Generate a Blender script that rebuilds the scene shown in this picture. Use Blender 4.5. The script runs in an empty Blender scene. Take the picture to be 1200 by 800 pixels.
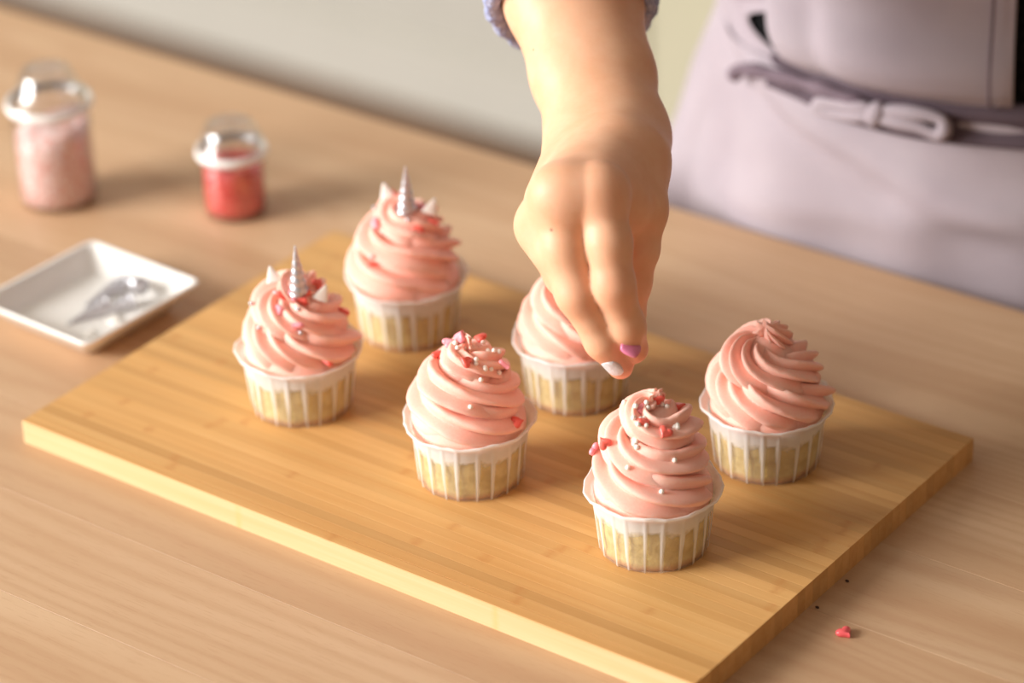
import bpy, bmesh, math, random
import numpy as np
from mathutils import Vector, Matrix
from mathutils.bvhtree import BVHTree

random.seed(7)
RNG = np.random.RandomState(7)
S = bpy.context.scene
COL = S.collection
R = math.radians

# ------------------------------------------------------------------ camera
def v3(*a): return np.array(a, float)
CAM = v3(1.09818, -1.00431, 1.77570)
CF = v3(-.526489, .695012, -.489660)          # view direction
CR = v3(.806006, .591198, -.027489)           # right
CU = np.cross(CR, CF)
cd = bpy.data.cameras.new('camera'); cam = bpy.data.objects.new('camera', cd); COL.objects.link(cam)
cam.matrix_world = Matrix([[CR[0], CU[0], -CF[0], CAM[0]], [CR[1], CU[1], -CF[1], CAM[1]],
                           [CR[2], CU[2], -CF[2], CAM[2]], [0, 0, 0, 1]])
cd.sensor_width = 36.0; cd.lens = 3644.4 / 1200 * 36; cd.clip_start = .05
cd.dof.use_dof = True; cd.dof.focus_distance = 1.56; cd.dof.aperture_fstop = 3.5
S.camera = cam

# ------------------------------------------------------------------ world, light, exposure
S.view_settings.view_transform = 'Standard'; S.view_settings.look = 'None'
S.view_settings.gamma = 1; S.view_settings.use_curve_mapping = False
S.view_settings.exposure = 0.14
w = bpy.data.worlds.new('world'); S.world = w; w.use_nodes = True
w.node_tree.nodes['Background'].inputs[0].default_value = (1.0, .98, .96, 1)
w.node_tree.nodes['Background'].inputs[1].default_value = .31

def area(name, loc, target, sx, sy, power, color):
    l = bpy.data.lights.new(name, 'AREA'); l.shape = 'RECTANGLE'; l.size = sx; l.size_y = sy
    l.energy = power; l.color = color
    o = bpy.data.objects.new(name, l); COL.objects.link(o); o.location = loc
    o.rotation_euler = (Vector(target) - Vector(loc)).to_track_quat('-Z', 'Y').to_euler()
    return o
area('window_daylight', (-2.72, -3.12, 2.50), (.2, .10, .98), 2.5, 1.9, 395, (1.0, .995, .985))

# ------------------------------------------------------------------ helpers
def link(name, verts, faces, mat=None, parent=None, smooth=True, loc=None):
    me = bpy.data.meshes.new(name)
    me.from_pydata([tuple(map(float, v)) for v in verts], [], [tuple(map(int, f)) for f in faces])
    me.update()
    if smooth: me.polygons.foreach_set('use_smooth', [True] * len(me.polygons))
    if mat: me.materials.append(mat)
    o = bpy.data.objects.new(name, me); COL.objects.link(o)
    if parent: o.parent = parent
    if loc is not None: o.location = loc
    return o

def fix_normals(o):
    bm = bmesh.new(); bm.from_mesh(o.data); bmesh.ops.recalc_face_normals(bm, faces=bm.faces); bm.to_mesh(o.data); bm.free()
    return o

def tag(o, label=None, cat=None, group=None, kind=None):
    if label: o['label'] = label
    if cat: o['category'] = cat
    if group: o['group'] = group
    if kind: o['kind'] = kind
    return o

def thing(name, label, cat, loc=(0, 0, 0), rz=0, group=None):
    o = bpy.data.objects.new(name, None); COL.objects.link(o); o.location = loc; o.rotation_euler = (0, 0, rz)
    o.empty_display_size = .02
    return tag(o, label, cat, group)

def grid_faces(nr, nc, wrap=True, off=0):
    f = []
    for i in range(nr - 1):
        for j in range(nc if wrap else nc - 1):
            a = off + i * nc + j; b = off + i * nc + (j + 1) % nc
            f.append((a, b, b + nc, a + nc))
    return f

def lathe(profile, n=48, wob=None):
    V = []
    for (r, z) in profile:
        for k in range(n):
            a = 2 * math.pi * k / n
            V.append((r * math.cos(a), r * math.sin(a), z))
    return V, grid_faces(len(profile), n)

def tube(pts, rad, n=12, caps=True):
    P = np.array(pts, float); m = len(P)
    T = np.gradient(P, axis=0); T /= np.linalg.norm(T, axis=1)[:, None] + 1e-12
    up = v3(0, 0, 1) if abs(T[0][2]) < .9 else v3(1, 0, 0)
    V = []; N = np.cross(T[0], up); N /= np.linalg.norm(N)
    for i in range(m):
        N = N - T[i] * (N @ T[i]); N /= np.linalg.norm(N); B = np.cross(T[i], N)
        r = rad[i] if hasattr(rad, '__len__') else rad
        for k in range(n):
            a = 2 * math.pi * k / n
            V.append(P[i] + r * (math.cos(a) * N + math.sin(a) * B))
    F = grid_faces(m, n)
    if caps:
        F.append(tuple(range(n - 1, -1, -1))); F.append(tuple((m - 1) * n + k for k in range(n)))
    return V, F

def box(x0, x1, y0, y1, z0, z1, c=0.0):
    """box with chamfered top edges"""
    if c <= 0:
        V = [(x0, y0, z0), (x1, y0, z0), (x1, y1, z0), (x0, y1, z0), (x0, y0, z1), (x1, y0, z1), (x1, y1, z1), (x0, y1, z1)]
        return V, [(3, 2, 1, 0), (4, 5, 6, 7), (0, 1, 5, 4), (1, 2, 6, 5), (2, 3, 7, 6), (3, 0, 4, 7)]
    V = [(x0, y0, z0), (x1, y0, z0), (x1, y1, z0), (x0, y1, z0),
         (x0, y0, z1 - c), (x1, y0, z1 - c), (x1, y1, z1 - c), (x0, y1, z1 - c),
         (x0 + c, y0 + c, z1), (x1 - c, y0 + c, z1), (x1 - c, y1 - c, z1), (x0 + c, y1 - c, z1)]
    F = [(3, 2, 1, 0), (8, 9, 10, 11)]
    for a in (0, 4):
        for k in range(4):
            F.append((a + k, a + (k + 1) % 4, a + 4 + (k + 1) % 4, a + 4 + k))
    return V, F

class MB:
    def __init__(s): s.V = []; s.F = []
    def add(s, VF, M=None):
        V, F = VF; o = len(s.V)
        if M is not None: V = [M @ Vector(tuple(map(float, v))) for v in V]
        s.V += [tuple(v) for v in V]; s.F += [tuple(i + o for i in f) for f in F]; return s

# ------------------------------------------------------------------ materials
def srgb(r, g, b):
    f = lambda c: (c / 255 / 12.92) if c / 255 <= .04045 else ((c / 255 + .055) / 1.055) ** 2.4
    return (f(r), f(g), f(b), 1)

class Mat:
    def __init__(s, name):
        s.m = bpy.data.materials.new(name); s.m.use_nodes = True
        s.t = s.m.node_tree; s.b = s.t.nodes['Principled BSDF']; s.out = s.t.nodes['Material Output']
    def n(s, typ, **kw):
        nd = s.t.nodes.new(typ)
        for k, v in kw.items():
            if hasattr(nd, k) and not k.startswith('i_'): setattr(nd, k, v)
        return nd
    def l(s, a, b): s.t.links.new(a, b)
    def set(s, **kw):
        for k, v in kw.items():
            s.b.inputs[k.replace('_', ' ')].default_value = v
        return s
    def coord(s, scale=(1, 1, 1), rand=0.0):
        tc = s.n('ShaderNodeTexCoord'); mp = s.n('ShaderNodeMapping'); mp.inputs['Scale'].default_value = scale
        s.l(tc.outputs['Object'], mp.inputs['Vector'])
        if rand:
            oi = s.n('ShaderNodeObjectInfo'); cb = s.n('ShaderNodeCombineXYZ')
            m1 = s.math('MULTIPLY', oi.outputs['Random'], rand); m2 = s.math('MULTIPLY', oi.outputs['Random'], rand * 1.7)
            s.l(m1, cb.inputs[0]); s.l(m2, cb.inputs[1]); s.l(cb.outputs[0], mp.inputs['Location'])
        return mp.outputs[0]
    def noise(s, vec, scale, detail=4, rough=.55, dist=0):
        nd = s.n('ShaderNodeTexNoise'); nd.inputs['Scale'].default_value = scale; nd.inputs['Detail'].default_value = detail
        nd.inputs['Roughness'].default_value = rough; nd.inputs['Distortion'].default_value = dist
        s.l(vec, nd.inputs['Vector']); return nd.outputs['Fac']
    def math(s, op, a, b=None, c=None, clamp=False):
        nd = s.n('ShaderNodeMath'); nd.operation = op; nd.use_clamp = clamp
        for i, x in enumerate((a, b, c)):
            if x is None: continue
            if isinstance(x, (int, float)): nd.inputs[i].default_value = x
            else: s.l(x, nd.inputs[i])
        return nd.outputs[0]
    def ramp(s, fac, stops):
        nd = s.n('ShaderNodeValToRGB'); e = nd.color_ramp.elements
        while len(e) < len(stops): e.new(.5)
        for el, (p, c) in zip(e, stops): el.position = p; el.color = c
        s.l(fac, nd.inputs[0]); return nd.outputs[0]
    def mix(s, fac, a, b, mode='MIX'):
        nd = s.n('ShaderNodeMix'); nd.data_type = 'RGBA'; nd.blend_type = mode
        for sock, x in ((nd.inputs[0], fac), (nd.inputs[6], a), (nd.inputs[7], b)):
            if isinstance(x, (int, float)): sock.default_value = x
            elif isinstance(x, tuple): sock.default_value = x
            else: s.l(x, sock)
        return nd.outputs[2]
    def bump(s, h, strength=.3, dist=.001):
        nd = s.n('ShaderNodeBump'); nd.inputs['Strength'].default_value = strength; nd.inputs['Distance'].default_value = dist
        s.l(h, nd.inputs['Height']); s.l(nd.outputs[0], s.b.inputs['Normal'])
    def color(s, c): s.l(c, s.b.inputs['Base Color'])

def plain(name, col, rough=.5, **kw):
    return Mat(name).set(Base_Color=col, Roughness=rough, **kw).m

def m_table():
    m = Mat('table_wood')
    big = m.noise(m.coord((1.6, 13, 13), rand=7), 1.0, 3, .5, 1.2)              # broad figure
    # plain-sawn growth lines: contour lines of a stretched, slowly varying field
    tc = m.n('ShaderNodeTexCoord'); sp = m.n('ShaderNodeSeparateXYZ'); m.l(tc.outputs['Object'], sp.inputs[0])
    fld = m.noise(m.coord((.9, 6.5, 6.5), rand=9), 1.0, 2, .45, .5)
    ph = m.math('MULTIPLY_ADD', fld, 150, m.math('MULTIPLY', sp.outputs[1], 420))
    lines = m.math('POWER', m.math('MULTIPLY_ADD', m.math('SINE', ph), .5, .5), 2.0)
    pores = m.noise(m.coord((45, 1100, 900), rand=3), 1, 2, .7)
    c = m.ramp(big, [(.28, srgb(190, 152, 116)), (.5, srgb(203, 168, 132)), (.75, srgb(213, 181, 146))])
    c = m.mix(m.math('MULTIPLY', m.math('MULTIPLY', lines, big), .46), c, srgb(178, 132, 96))
    c = m.mix(m.math('MULTIPLY', m.math('GREATER_THAN', pores, .60), .30), c, srgb(182, 138, 104))
    oi = m.n('ShaderNodeObjectInfo')
    t = m.ramp(oi.outputs['Random'], [(0, (.90, .86, .83, 1)), (1, (1.05, 1.04, 1.03, 1))])
    c = m.mix(1.0, c, t, 'MULTIPLY'); m.color(c)
    m.set(Roughness=.45); m.b.inputs['Specular IOR Level'].default_value = .4
    m.bump(pores, .10, .0004); return m.m

def m_bamboo(edge=False):
    m = Mat('bamboo_edge' if edge else 'bamboo'); v = m.coord((5, 160, 160), rand=11)
    n1 = m.noise(v, 1, 4, .6)
    fine = m.noise(m.coord((12, 1500, 1500), rand=5), 1, 2, .6)
    if edge: c = m.ramp(n1, [(.3, srgb(208, 178, 130)), (.7, srgb(220, 196, 154))])
    else: c = m.ramp(n1, [(.25, srgb(206, 155, 92)), (.5, srgb(216, 169, 107)), (.8, srgb(226, 184, 123))])
    c = m.mix(m.math('MULTIPLY', fine, .45), c, srgb(206, 160, 100) if edge else srgb(200, 140, 76))
    oi = m.n('ShaderNodeObjectInfo')
    if not edge:
        t = m.ramp(oi.outputs['Random'], [(0, (.84, .82, .78, 1)), (1, (1.06, 1.06, 1.05, 1))])
        c = m.mix(1.0, c, t, 'MULTIPLY')
    # growth nodes, about every 23 cm along a strip
    tc = m.n('ShaderNodeTexCoord'); sp = m.n('ShaderNodeSeparateXYZ'); m.l(tc.outputs['Object'], sp.inputs[0])
    sh = m.math('MULTIPLY_ADD', oi.outputs['Random'], 3.71, .0) if not edge else .57
    fr = m.math('FRACT', m.math('ADD', m.math('MULTIPLY', sp.outputs[0], 4.4 if not edge else 6.0), sh))
    d = m.math('ABSOLUTE', m.math('SUBTRACT', fr, .5))
    wob = m.math('MULTIPLY', m.noise(m.coord((300, 300, 300)), 1, 2), .03)
    k = m.math('SUBTRACT', 1, m.math('DIVIDE', m.math('SUBTRACT', m.math('ADD', d, wob), .012), .022), clamp=True)
    c = m.mix(m.math('MULTIPLY', k, .40), c, srgb(186, 120, 60) if not edge else srgb(222, 168, 92))
    m.color(c); m.set(Roughness=.5); m.b.inputs['Specular IOR Level'].default_value = .35
    m.bump(fine, .1, .0004); return m.m

def m_frosting():
    m = Mat('frosting'); n = m.noise(m.coord((1, 1, 1)), 900, 3, .6)
    c = m.ramp(n, [(.3, srgb(254, 190, 171)), (.7, srgb(255, 200, 183))])
    m.color(c); m.set(Roughness=.55); m.b.inputs['Specular IOR Level'].default_value = .3
    m.b.inputs['Subsurface Weight'].default_value = .25
    m.b.inputs['Subsurface Radius'].default_value = (1.0, .38, .3); m.b.inputs['Subsurface Scale'].default_value = .005
    m.bump(n, .18, .0006); return m.m

def m_cake():
    m = Mat('sponge_cake'); n = m.noise(m.coord((1, 1, 1)), 130, 4, .6)
    c = m.ramp(n, [(.3, srgb(178, 152, 86)), (.55, srgb(204, 181, 118)), (.8, srgb(220, 201, 146))])
    tc = m.n('ShaderNodeTexCoord'); sp = m.n('ShaderNodeSeparateXYZ'); m.l(tc.outputs['Object'], sp.inputs[0])
    k = m.math('SUBTRACT', 1, m.math('DIVIDE', m.math('SUBTRACT', sp.outputs[2], m.math('MULTIPLY', n, .004)), .003), clamp=True)
    c = m.mix(m.math('MULTIPLY', k, .75), c, srgb(176, 112, 56))
    m.color(c); m.set(Roughness=.8); m.bump(n, .5, .002); return m.m

def m_paper():
    m = Mat('greaseproof_paper')
    at = m.n('ShaderNodeAttribute'); at.attribute_name = 'fold'
    tc = m.n('ShaderNodeTexCoord'); sp = m.n('ShaderNodeSeparateXYZ'); m.l(tc.outputs['Object'], sp.inputs[0])
    n = m.noise(m.coord((1, 1, 1)), 220, 4, .65)
    n2 = m.noise(m.coord((1, 1, 1)), 70, 3, .6)
    zt = m.math('ADD', sp.outputs[2], m.math('MULTIPLY', m.math('SUBTRACT', n2, .5), .016))
    top = m.math('DIVIDE', m.math('SUBTRACT', zt, .0225), .0035, clamp=True)
    base = m.math('ADD', m.math('MULTIPLY', n, .26), .04)
    op = m.math('MAXIMUM', m.math('MAXIMUM', base, m.math('MULTIPLY', top, .92)), m.math('MULTIPLY', at.outputs['Fac'], .93))
    tr = m.n('ShaderNodeBsdfTransparent'); tr.inputs[0].default_value = (1, .985, .95, 1)
    tl = m.n('ShaderNodeBsdfTranslucent'); tl.inputs[0].default_value = (.95, .93, .9, 1)
    m.set(Base_Color=(.93, .92, .90, 1), Roughness=.42)
    a = m.n('ShaderNodeMixShader'); a.inputs[0].default_value = .35; m.l(m.b.outputs[0], a.inputs[1]); m.l(tl.outputs[0], a.inputs[2])
    b = m.n('ShaderNodeMixShader'); m.l(op, b.inputs[0]); m.l(tr.outputs[0], b.inputs[1]); m.l(a.outputs[0], b.inputs[2])
    m.l(b.outputs[0], m.out.inputs[0]); return m.m

def m_skin():
    m = Mat('skin'); at = m.n('ShaderNodeAttribute'); at.attribute_name = 'flush'
    n = m.noise(m.coord((1, 1, 1)), 60, 4, .6); f = m.noise(m.coord((1, 1, 1)), 1400, 2, .6)
    c = m.ramp(n, [(.3, srgb(232, 174, 136)), (.7, srgb(239, 188, 153))])
    c = m.mix(m.math('MULTIPLY', at.outputs['Fac'], .55), c, srgb(226, 140, 112))
    # small moles
    vo = m.n('ShaderNodeTexVoronoi'); vo.inputs['Scale'].default_value = 34; m.l(m.coord((1, 1, 1)), vo.inputs['Vector'])
    k = m.math('LESS_THAN', vo.outputs['Distance'], .03)
    c = m.mix(m.math('MULTIPLY', k, .6), c, srgb(120, 70, 40))
    m.color(c); m.set(Roughness=.48); m.b.inputs['Specular IOR Level'].default_value = .35
    m.b.inputs['Subsurface Weight'].default_value = .25
    m.b.inputs['Subsurface Radius'].default_value = (1, .35, .2); m.b.inputs['Subsurface Scale'].default_value = .004
    m.bump(f, .08, .0005); return m.m

def m_cloth(name, c0, c1, rough=.85, sc=1500, strength=.25):
    m = Mat(name); n = m.noise(m.coord((1, 1, 1)), 14, 3, .5); f = m.noise(m.coord((1, 1, 1)), sc, 2, .6)
    c = m.ramp(n, [(.3, c0), (.7, c1)]); c = m.mix(m.math('MULTIPLY', f, .15), c, c0)
    m.color(c); m.set(Roughness=rough); m.b.inputs['Specular IOR Level'].default_value = .15
    m.bump(f, strength, .0008); return m.m

def m_knit(name, c0, c1):
    m = Mat(name); vo = m.n('ShaderNodeTexVoronoi'); vo.inputs['Scale'].default_value = 330
    m.l(m.coord((1, 1, .7)), vo.inputs['Vector'])
    c = m.ramp(vo.outputs['Distance'], [(.0, c1), (.6, c0)])
    m.color(c); m.set(Roughness=.95); m.b.inputs['Specular IOR Level'].default_value = .1
    m.bump(vo.outputs['Distance'], .6, .002); return m.m

def m_clear(name, tint=(1, 1, 1, 1)):
    m = Mat(name)
    lw = m.n('ShaderNodeLayerWeight'); lw.inputs[0].default_value = .5
    fr = m.math('MULTIPLY_ADD', m.math('POWER', lw.outputs['Facing'], 3.0), .4, .09)
    tr = m.n('ShaderNodeBsdfTransparent'); tr.inputs[0].default_value = tint
    gl = m.n('ShaderNodeBsdfGlossy'); gl.inputs['Roughness'].default_value = .2
    mx = m.n('ShaderNodeMixShader'); m.l(fr, mx.inputs[0])
    m.l(tr.outputs[0], mx.inputs[1]); m.l(gl.outputs[0], mx.inputs[2]); m.l(mx.outputs[0], m.out.inputs[0]); return m.m

def m_sugar(name, c0, c1, c2):
    m = Mat(name); vo = m.n('ShaderNodeTexVoronoi'); vo.inputs['Scale'].default_value = 620; m.l(m.coord((1, 1, 1)), vo.inputs['Vector'])
    sp = m.n('ShaderNodeSeparateColor'); m.l(vo.outputs['Color'], sp.inputs[0])
    m.color(m.ramp(sp.outputs[0], [(.1, c0), (.6, c1), (.95, c2)])); m.set(Roughness=.4)
    m.bump(vo.outputs['Distance'], .8, .001); return m.m

def m_wall(name, c0, c1, sc=3):
    m = Mat(name); n = m.noise(m.coord((1, 1, 1)), sc, 3); m.color(m.ramp(n, [(.3, c0), (.7, c1)]))
    m.set(Roughness=.7); return m.m

def m_floor():
    m = Mat('floor_wood'); n = m.noise(m.coord((2, 18, 1)), 1.5, 4, .6)
    m.color(m.ramp(n, [(.3, srgb(96, 70, 50)), (.7, srgb(128, 96, 70))])); m.set(Roughness=.5); return m.m

M = dict(table=m_table(), bamboo=m_bamboo(), bamboo_edge=m_bamboo(True), frosting=m_frosting(), cake=m_cake(), paper=m_paper(),
         skin=m_skin(), apron=m_cloth('apron_cotton', srgb(162, 149, 155), srgb(175, 163, 168)),
         tie=m_cloth('apron_tie', srgb(98, 82, 90), srgb(124, 108, 116)),
         band_shade=m_cloth('apron_band_shaded', srgb(78, 64, 71), srgb(100, 86, 93)),  # apron cloth darkened: shadow around the bow put into the colour
         black=m_knit('black_knit', srgb(14, 13, 14), srgb(40, 38, 38)),
         lilac=m_knit('lilac_knit', srgb(160, 168, 204), srgb(206, 212, 236)),
         trousers=m_cloth('trousers', srgb(40, 44, 58), srgb(52, 56, 72)),
         shoe=plain('shoe_leather', srgb(60, 44, 36), .5),
         silver=Mat('silver_sugar').set(Base_Color=srgb(206, 204, 208), Roughness=.34, Metallic=.75).m,
         whitesugar=plain('white_sugar', srgb(246, 240, 232), .45),
         pearl=Mat('sugar_pearl').set(Base_Color=srgb(255, 248, 238), Roughness=.3).m,
         pinkheart=Mat('pink_heart').set(Base_Color=srgb(250, 158, 168), Roughness=.35).m,
         redheart=Mat('red_heart').set(Base_Color=srgb(240, 104, 90), Roughness=.35).m,
         coral=Mat('coral_heart').set(Base_Color=srgb(250, 104, 108), Roughness=.22).m,
         ceramic=Mat('white_ceramic').set(Base_Color=srgb(240, 236, 230), Roughness=.18).m,
         clear=m_clear('clear_plastic', (.985, .985, .98, 1)), clearlid=m_clear('clear_lid', (.985, .985, .98, 1)),
         frost=Mat('frosted_plastic').set(Base_Color=srgb(240, 236, 232), Roughness=.35).m,
         red=m_sugar('red_sugar', srgb(206, 40, 44), srgb(236, 70, 66), srgb(250, 120, 110)),
         pink=m_sugar('pink_sprinkles', srgb(226, 150, 140), srgb(246, 206, 200), srgb(252, 236, 232)),
         nailpink=Mat('pink_nail_polish').set(Base_Color=srgb(226, 130, 164), Roughness=.2).m,
         nailglitter=Mat('glitter_nail_polish').set(Base_Color=srgb(250, 250, 252), Roughness=.3, Metallic=.1).m,
         crumb=plain('crumb', srgb(70, 44, 28), .8),
         wall=m_wall('wall_paint', srgb(176, 171, 160), srgb(184, 179, 168)),
         wallr=m_wall('brown_wall', srgb(112, 92, 76), srgb(122, 101, 84)),  # dark brown to weaken bounce from the added right wall
         base=m_wall('baseboard_paint', srgb(184, 179, 168), srgb(190, 185, 174)),
         door=m_wall('cream_door', srgb(190, 183, 156), srgb(196, 189, 162)), floor=m_floor())

# glitter flecks on the white nail
_m = M['nailglitter']; _t = _m.node_tree; _v = _t.nodes.new('ShaderNodeTexVoronoi'); _v.inputs['Scale'].default_value = 1800
_tc = _t.nodes.new('ShaderNodeTexCoord'); _t.links.new(_tc.outputs['Object'], _v.inputs['Vector'])
_b = _t.nodes.new('ShaderNodeBump'); _b.inputs['Strength'].default_value = .7; _b.inputs['Distance'].default_value = .001
_t.links.new(_v.outputs['Distance'], _b.inputs['Height']); _t.links.new(_b.outputs[0], _t.nodes['Principled BSDF'].inputs['Normal'])

# ------------------------------------------------------------------ setting
WY = 1.98
tag(link('floor', *box(-4.5, 3.5, -4.4, WY + .1, -.05, 0), M['floor'], smooth=False), 'brown wooden floor behind the table', kind='structure')
tag(link('wall_back', *box(-4.5, 3.5, WY, WY + .1, 0, 3.5), M['wall'], smooth=False), 'pale grey-beige wall behind the table', kind='structure')
mb = MB(); mb.add(box(-4.5, -1.0, WY - .016, WY, 0, .085)); mb.add(box(-4.5, -1.0, WY - .010, WY, .085, .097))
tag(link('baseboard_back', mb.V, mb.F, M['base'], smooth=False), 'pale painted baseboard along the back wall', kind='structure')
dr = tag(link('door_1', *box(-.92, -.04, WY - .03, WY, .006, 2.05), M['door'], smooth=False), 'cream door in the back wall behind the person', kind='structure')
for (z0, z1) in ((.16, .9), (1.05, 1.9)):
    for (x0, x1) in ((-.82, -.53), (-.43, -.14)):
        V, F = box(x0, x1, WY - .036, WY - .029, z0, z1, 0); link('door_panel', V, F, M['door'], dr, smooth=False)
mb = MB(); mb.add(box(-1.0, -.92, WY - .04, WY, 0, 2.12)); mb.add(box(-.04, .04, WY - .04, WY, 0, 2.12)); mb.add(box(-.92, -.04, WY - .04, WY, 2.05, 2.12))
tag(link('trim_1', mb.V, mb.F, M['door'], smooth=False), 'cream frame around the door', kind='structure')

tag(link('wall_right_blocker', *box(2.3, 2.4, -4.4, WY, 0, 3.5), M['wallr'], smooth=False), 'unseen brown wall added at the right to block fill light', kind='structure')  # unseen, added to hold back light from the right
tag(link('ceiling_blocker', *box(-4.5, 2.4, -4.4, WY + .1, 3.5, 3.6), M['wall'], smooth=False), 'unseen pale slab overhead, added to block top light', kind='structure')  # unseen, added so that light from the side dominates

# ------------------------------------------------------------------ table
TZ = .90; TX0, TX1, TY0, TY1 = -1.05, 1.20, -.62, .4305
tb = thing('table', 'light wooden table of broad planks under the cutting board', 'table', (0, 0, 0))
ys = [TY1]; y = .389
while y > TY0 + .03: ys.append(y); y -= .0716
ys.append(TY0)
for a, b in zip(ys[1:], ys[:-1]):
    link('plank', *box(TX0, TX1, a + .00008, b - .00008, TZ - .034, TZ, .00012), M['table'], tb, smooth=False)
for (a, b, c, d) in ((TX0 + .06, TX1 - .06, TY0 + .05, TY0 + .072), (TX0 + .06, TX1 - .06, TY1 - .072, TY1 - .05),
                     (TX0 + .05, TX0 + .072, TY0 + .07, TY1 - .07), (TX1 - .072, TX1 - .05, TY0 + .07, TY1 - .07)):
    link('rail', *box(a, b, c, d, TZ - .124, TZ - .034), M['table'], tb, smooth=False)
for lx in (TX0 + .04, TX1 - .11):
    for ly in (TY0 + .04, TY1 - .11):
        link('leg', *box(lx, lx + .07, ly, ly + .07, 0, TZ - .034), M['table'], tb, smooth=False)

# ------------------------------------------------------------------ cutting board of upright bamboo strips
BL, BW, BT = .4390, .270, .01395
bz = TZ + BT
bd = thing('cutting_board', 'large rectangular bamboo board carrying the six cupcakes', 'cutting board', (0, 0, TZ))
NS = 38
for i in range(NS):
    a, b = BW * i / NS, BW * (i + 1) / NS
    V, F = box(0, BL, a + .00004, b - .00004, 0, BT, .00004 if 0 < i < NS - 1 else .0004)
    o = link('strip', V, F, M['bamboo'], bd, smooth=False)
    if i == 0:
        o.data.materials.append(M['bamboo_edge'])
        o.data.polygons[2].material_index = 1
        o['label'] = 'pale front edge strip with growth nodes'

# ------------------------------------------------------------------ cupcakes
N_PL = 20
def wrapper_mesh(seed):
    rs = np.random.RandomState(seed)
    per = 10; n = N_PL * per
    jit = rs.uniform(-.28, .28, N_PL); wid = rs.uniform(.6, 1.25, N_PL); tw = rs.uniform(.02, .20, N_PL)
    lipw = rs.uniform(-1, 1, N_PL)
    rows = [(.0002, .0268), (.0012, .0274), (.006, .0279), (.012, .0285), (.018, .0291), (.024, .0297), (.029, .0303), (.0325, .0308),
            (.0345, .0318), (.0360, .0331), (.0367, .0341), (.0366, .0347), (.0358, .0350), (.0350, .0347)]
    V = []; fold = []
    for zi, (z, r) in enumerate(rows):
        t = min(1, z / .034)
        for k in range(n):
            s = k / per; p = int(s); u = s - p                          # position inside one pleat, 0..1
            c = .5 + jit[p] * .6 + tw[p] * (t - .5)
            d = (u - c)                                                 # distance from pleat line
            wd = (.06 + .27 * t ** 1.2 * wid[p])
            lip = max(0, (z - .0325) / .004) if zi > 7 else 0
            e = max(0, 1 - abs(d + wd * .3) / wd)
            f = min(1, e * 2.2)
            step = .0006 * (math.exp(-(d / .10) ** 2) if d < 0 else math.exp(-(d / .03) ** 2)) * (1 - .8 * lip)
            rr = r + step + .00028 * math.sin(7 * 2 * math.pi * s / N_PL + seed) * t
            a = 2 * math.pi * s / N_PL
            wob = .0005 * math.sin(3 * a + seed) + .0004 * math.sin(8 * a + 2 * seed)
            zz = z
            if zi > 7:
                zz += lip * (wob + .0002 * math.sin(2 * math.pi * (u - c)) * lipw[p]); rr += lip * .0002 * math.cos(2 * math.pi * (u - c)) + .0004 * lip * math.sin(5 * a + 1.3 * seed)
                f = max(f, .85)
            V.append((rr * math.cos(a), rr * math.sin(a), zz)); fold.append(f)
    F = grid_faces(len(rows), n)
    F.append(tuple(range(n - 1, -1, -1)))
    return V, F, fold

def cake_mesh(seed):
    rs = np.random.RandomState(seed + 50)
    prof = [(.0005, .012), (.0005, .0262), (.0025, .0266), (.008, .0270), (.014, .0277), (.020, .0283), (.026, .0289), (.0295, .0287), (.0318, .0262), (.034, .019), (.035, .008)]
    n = 64; V = []; ph = rs.uniform(0, 6.28, 8)
    for (z, r) in prof:
        for k in range(n):
            a = 2 * math.pi * k / n
            w_ = .0004 * math.sin(9 * a + 300 * z + ph[0]) + .0003 * math.sin(17 * a - 500 * z + ph[1]) + .0003 * math.sin(5 * a + 210 * z + ph[2])
            rr = r + (w_ - .0003 if r > .02 else 0)
            V.append((rr * math.cos(a), rr * math.sin(a), z))
    F = grid_faces(len(prof), n)
    F.append(tuple(range(n - 1, -1, -1))); F.append(tuple((len(prof) - 1) * n + k for k in range(n)))
    return V, F

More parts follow.
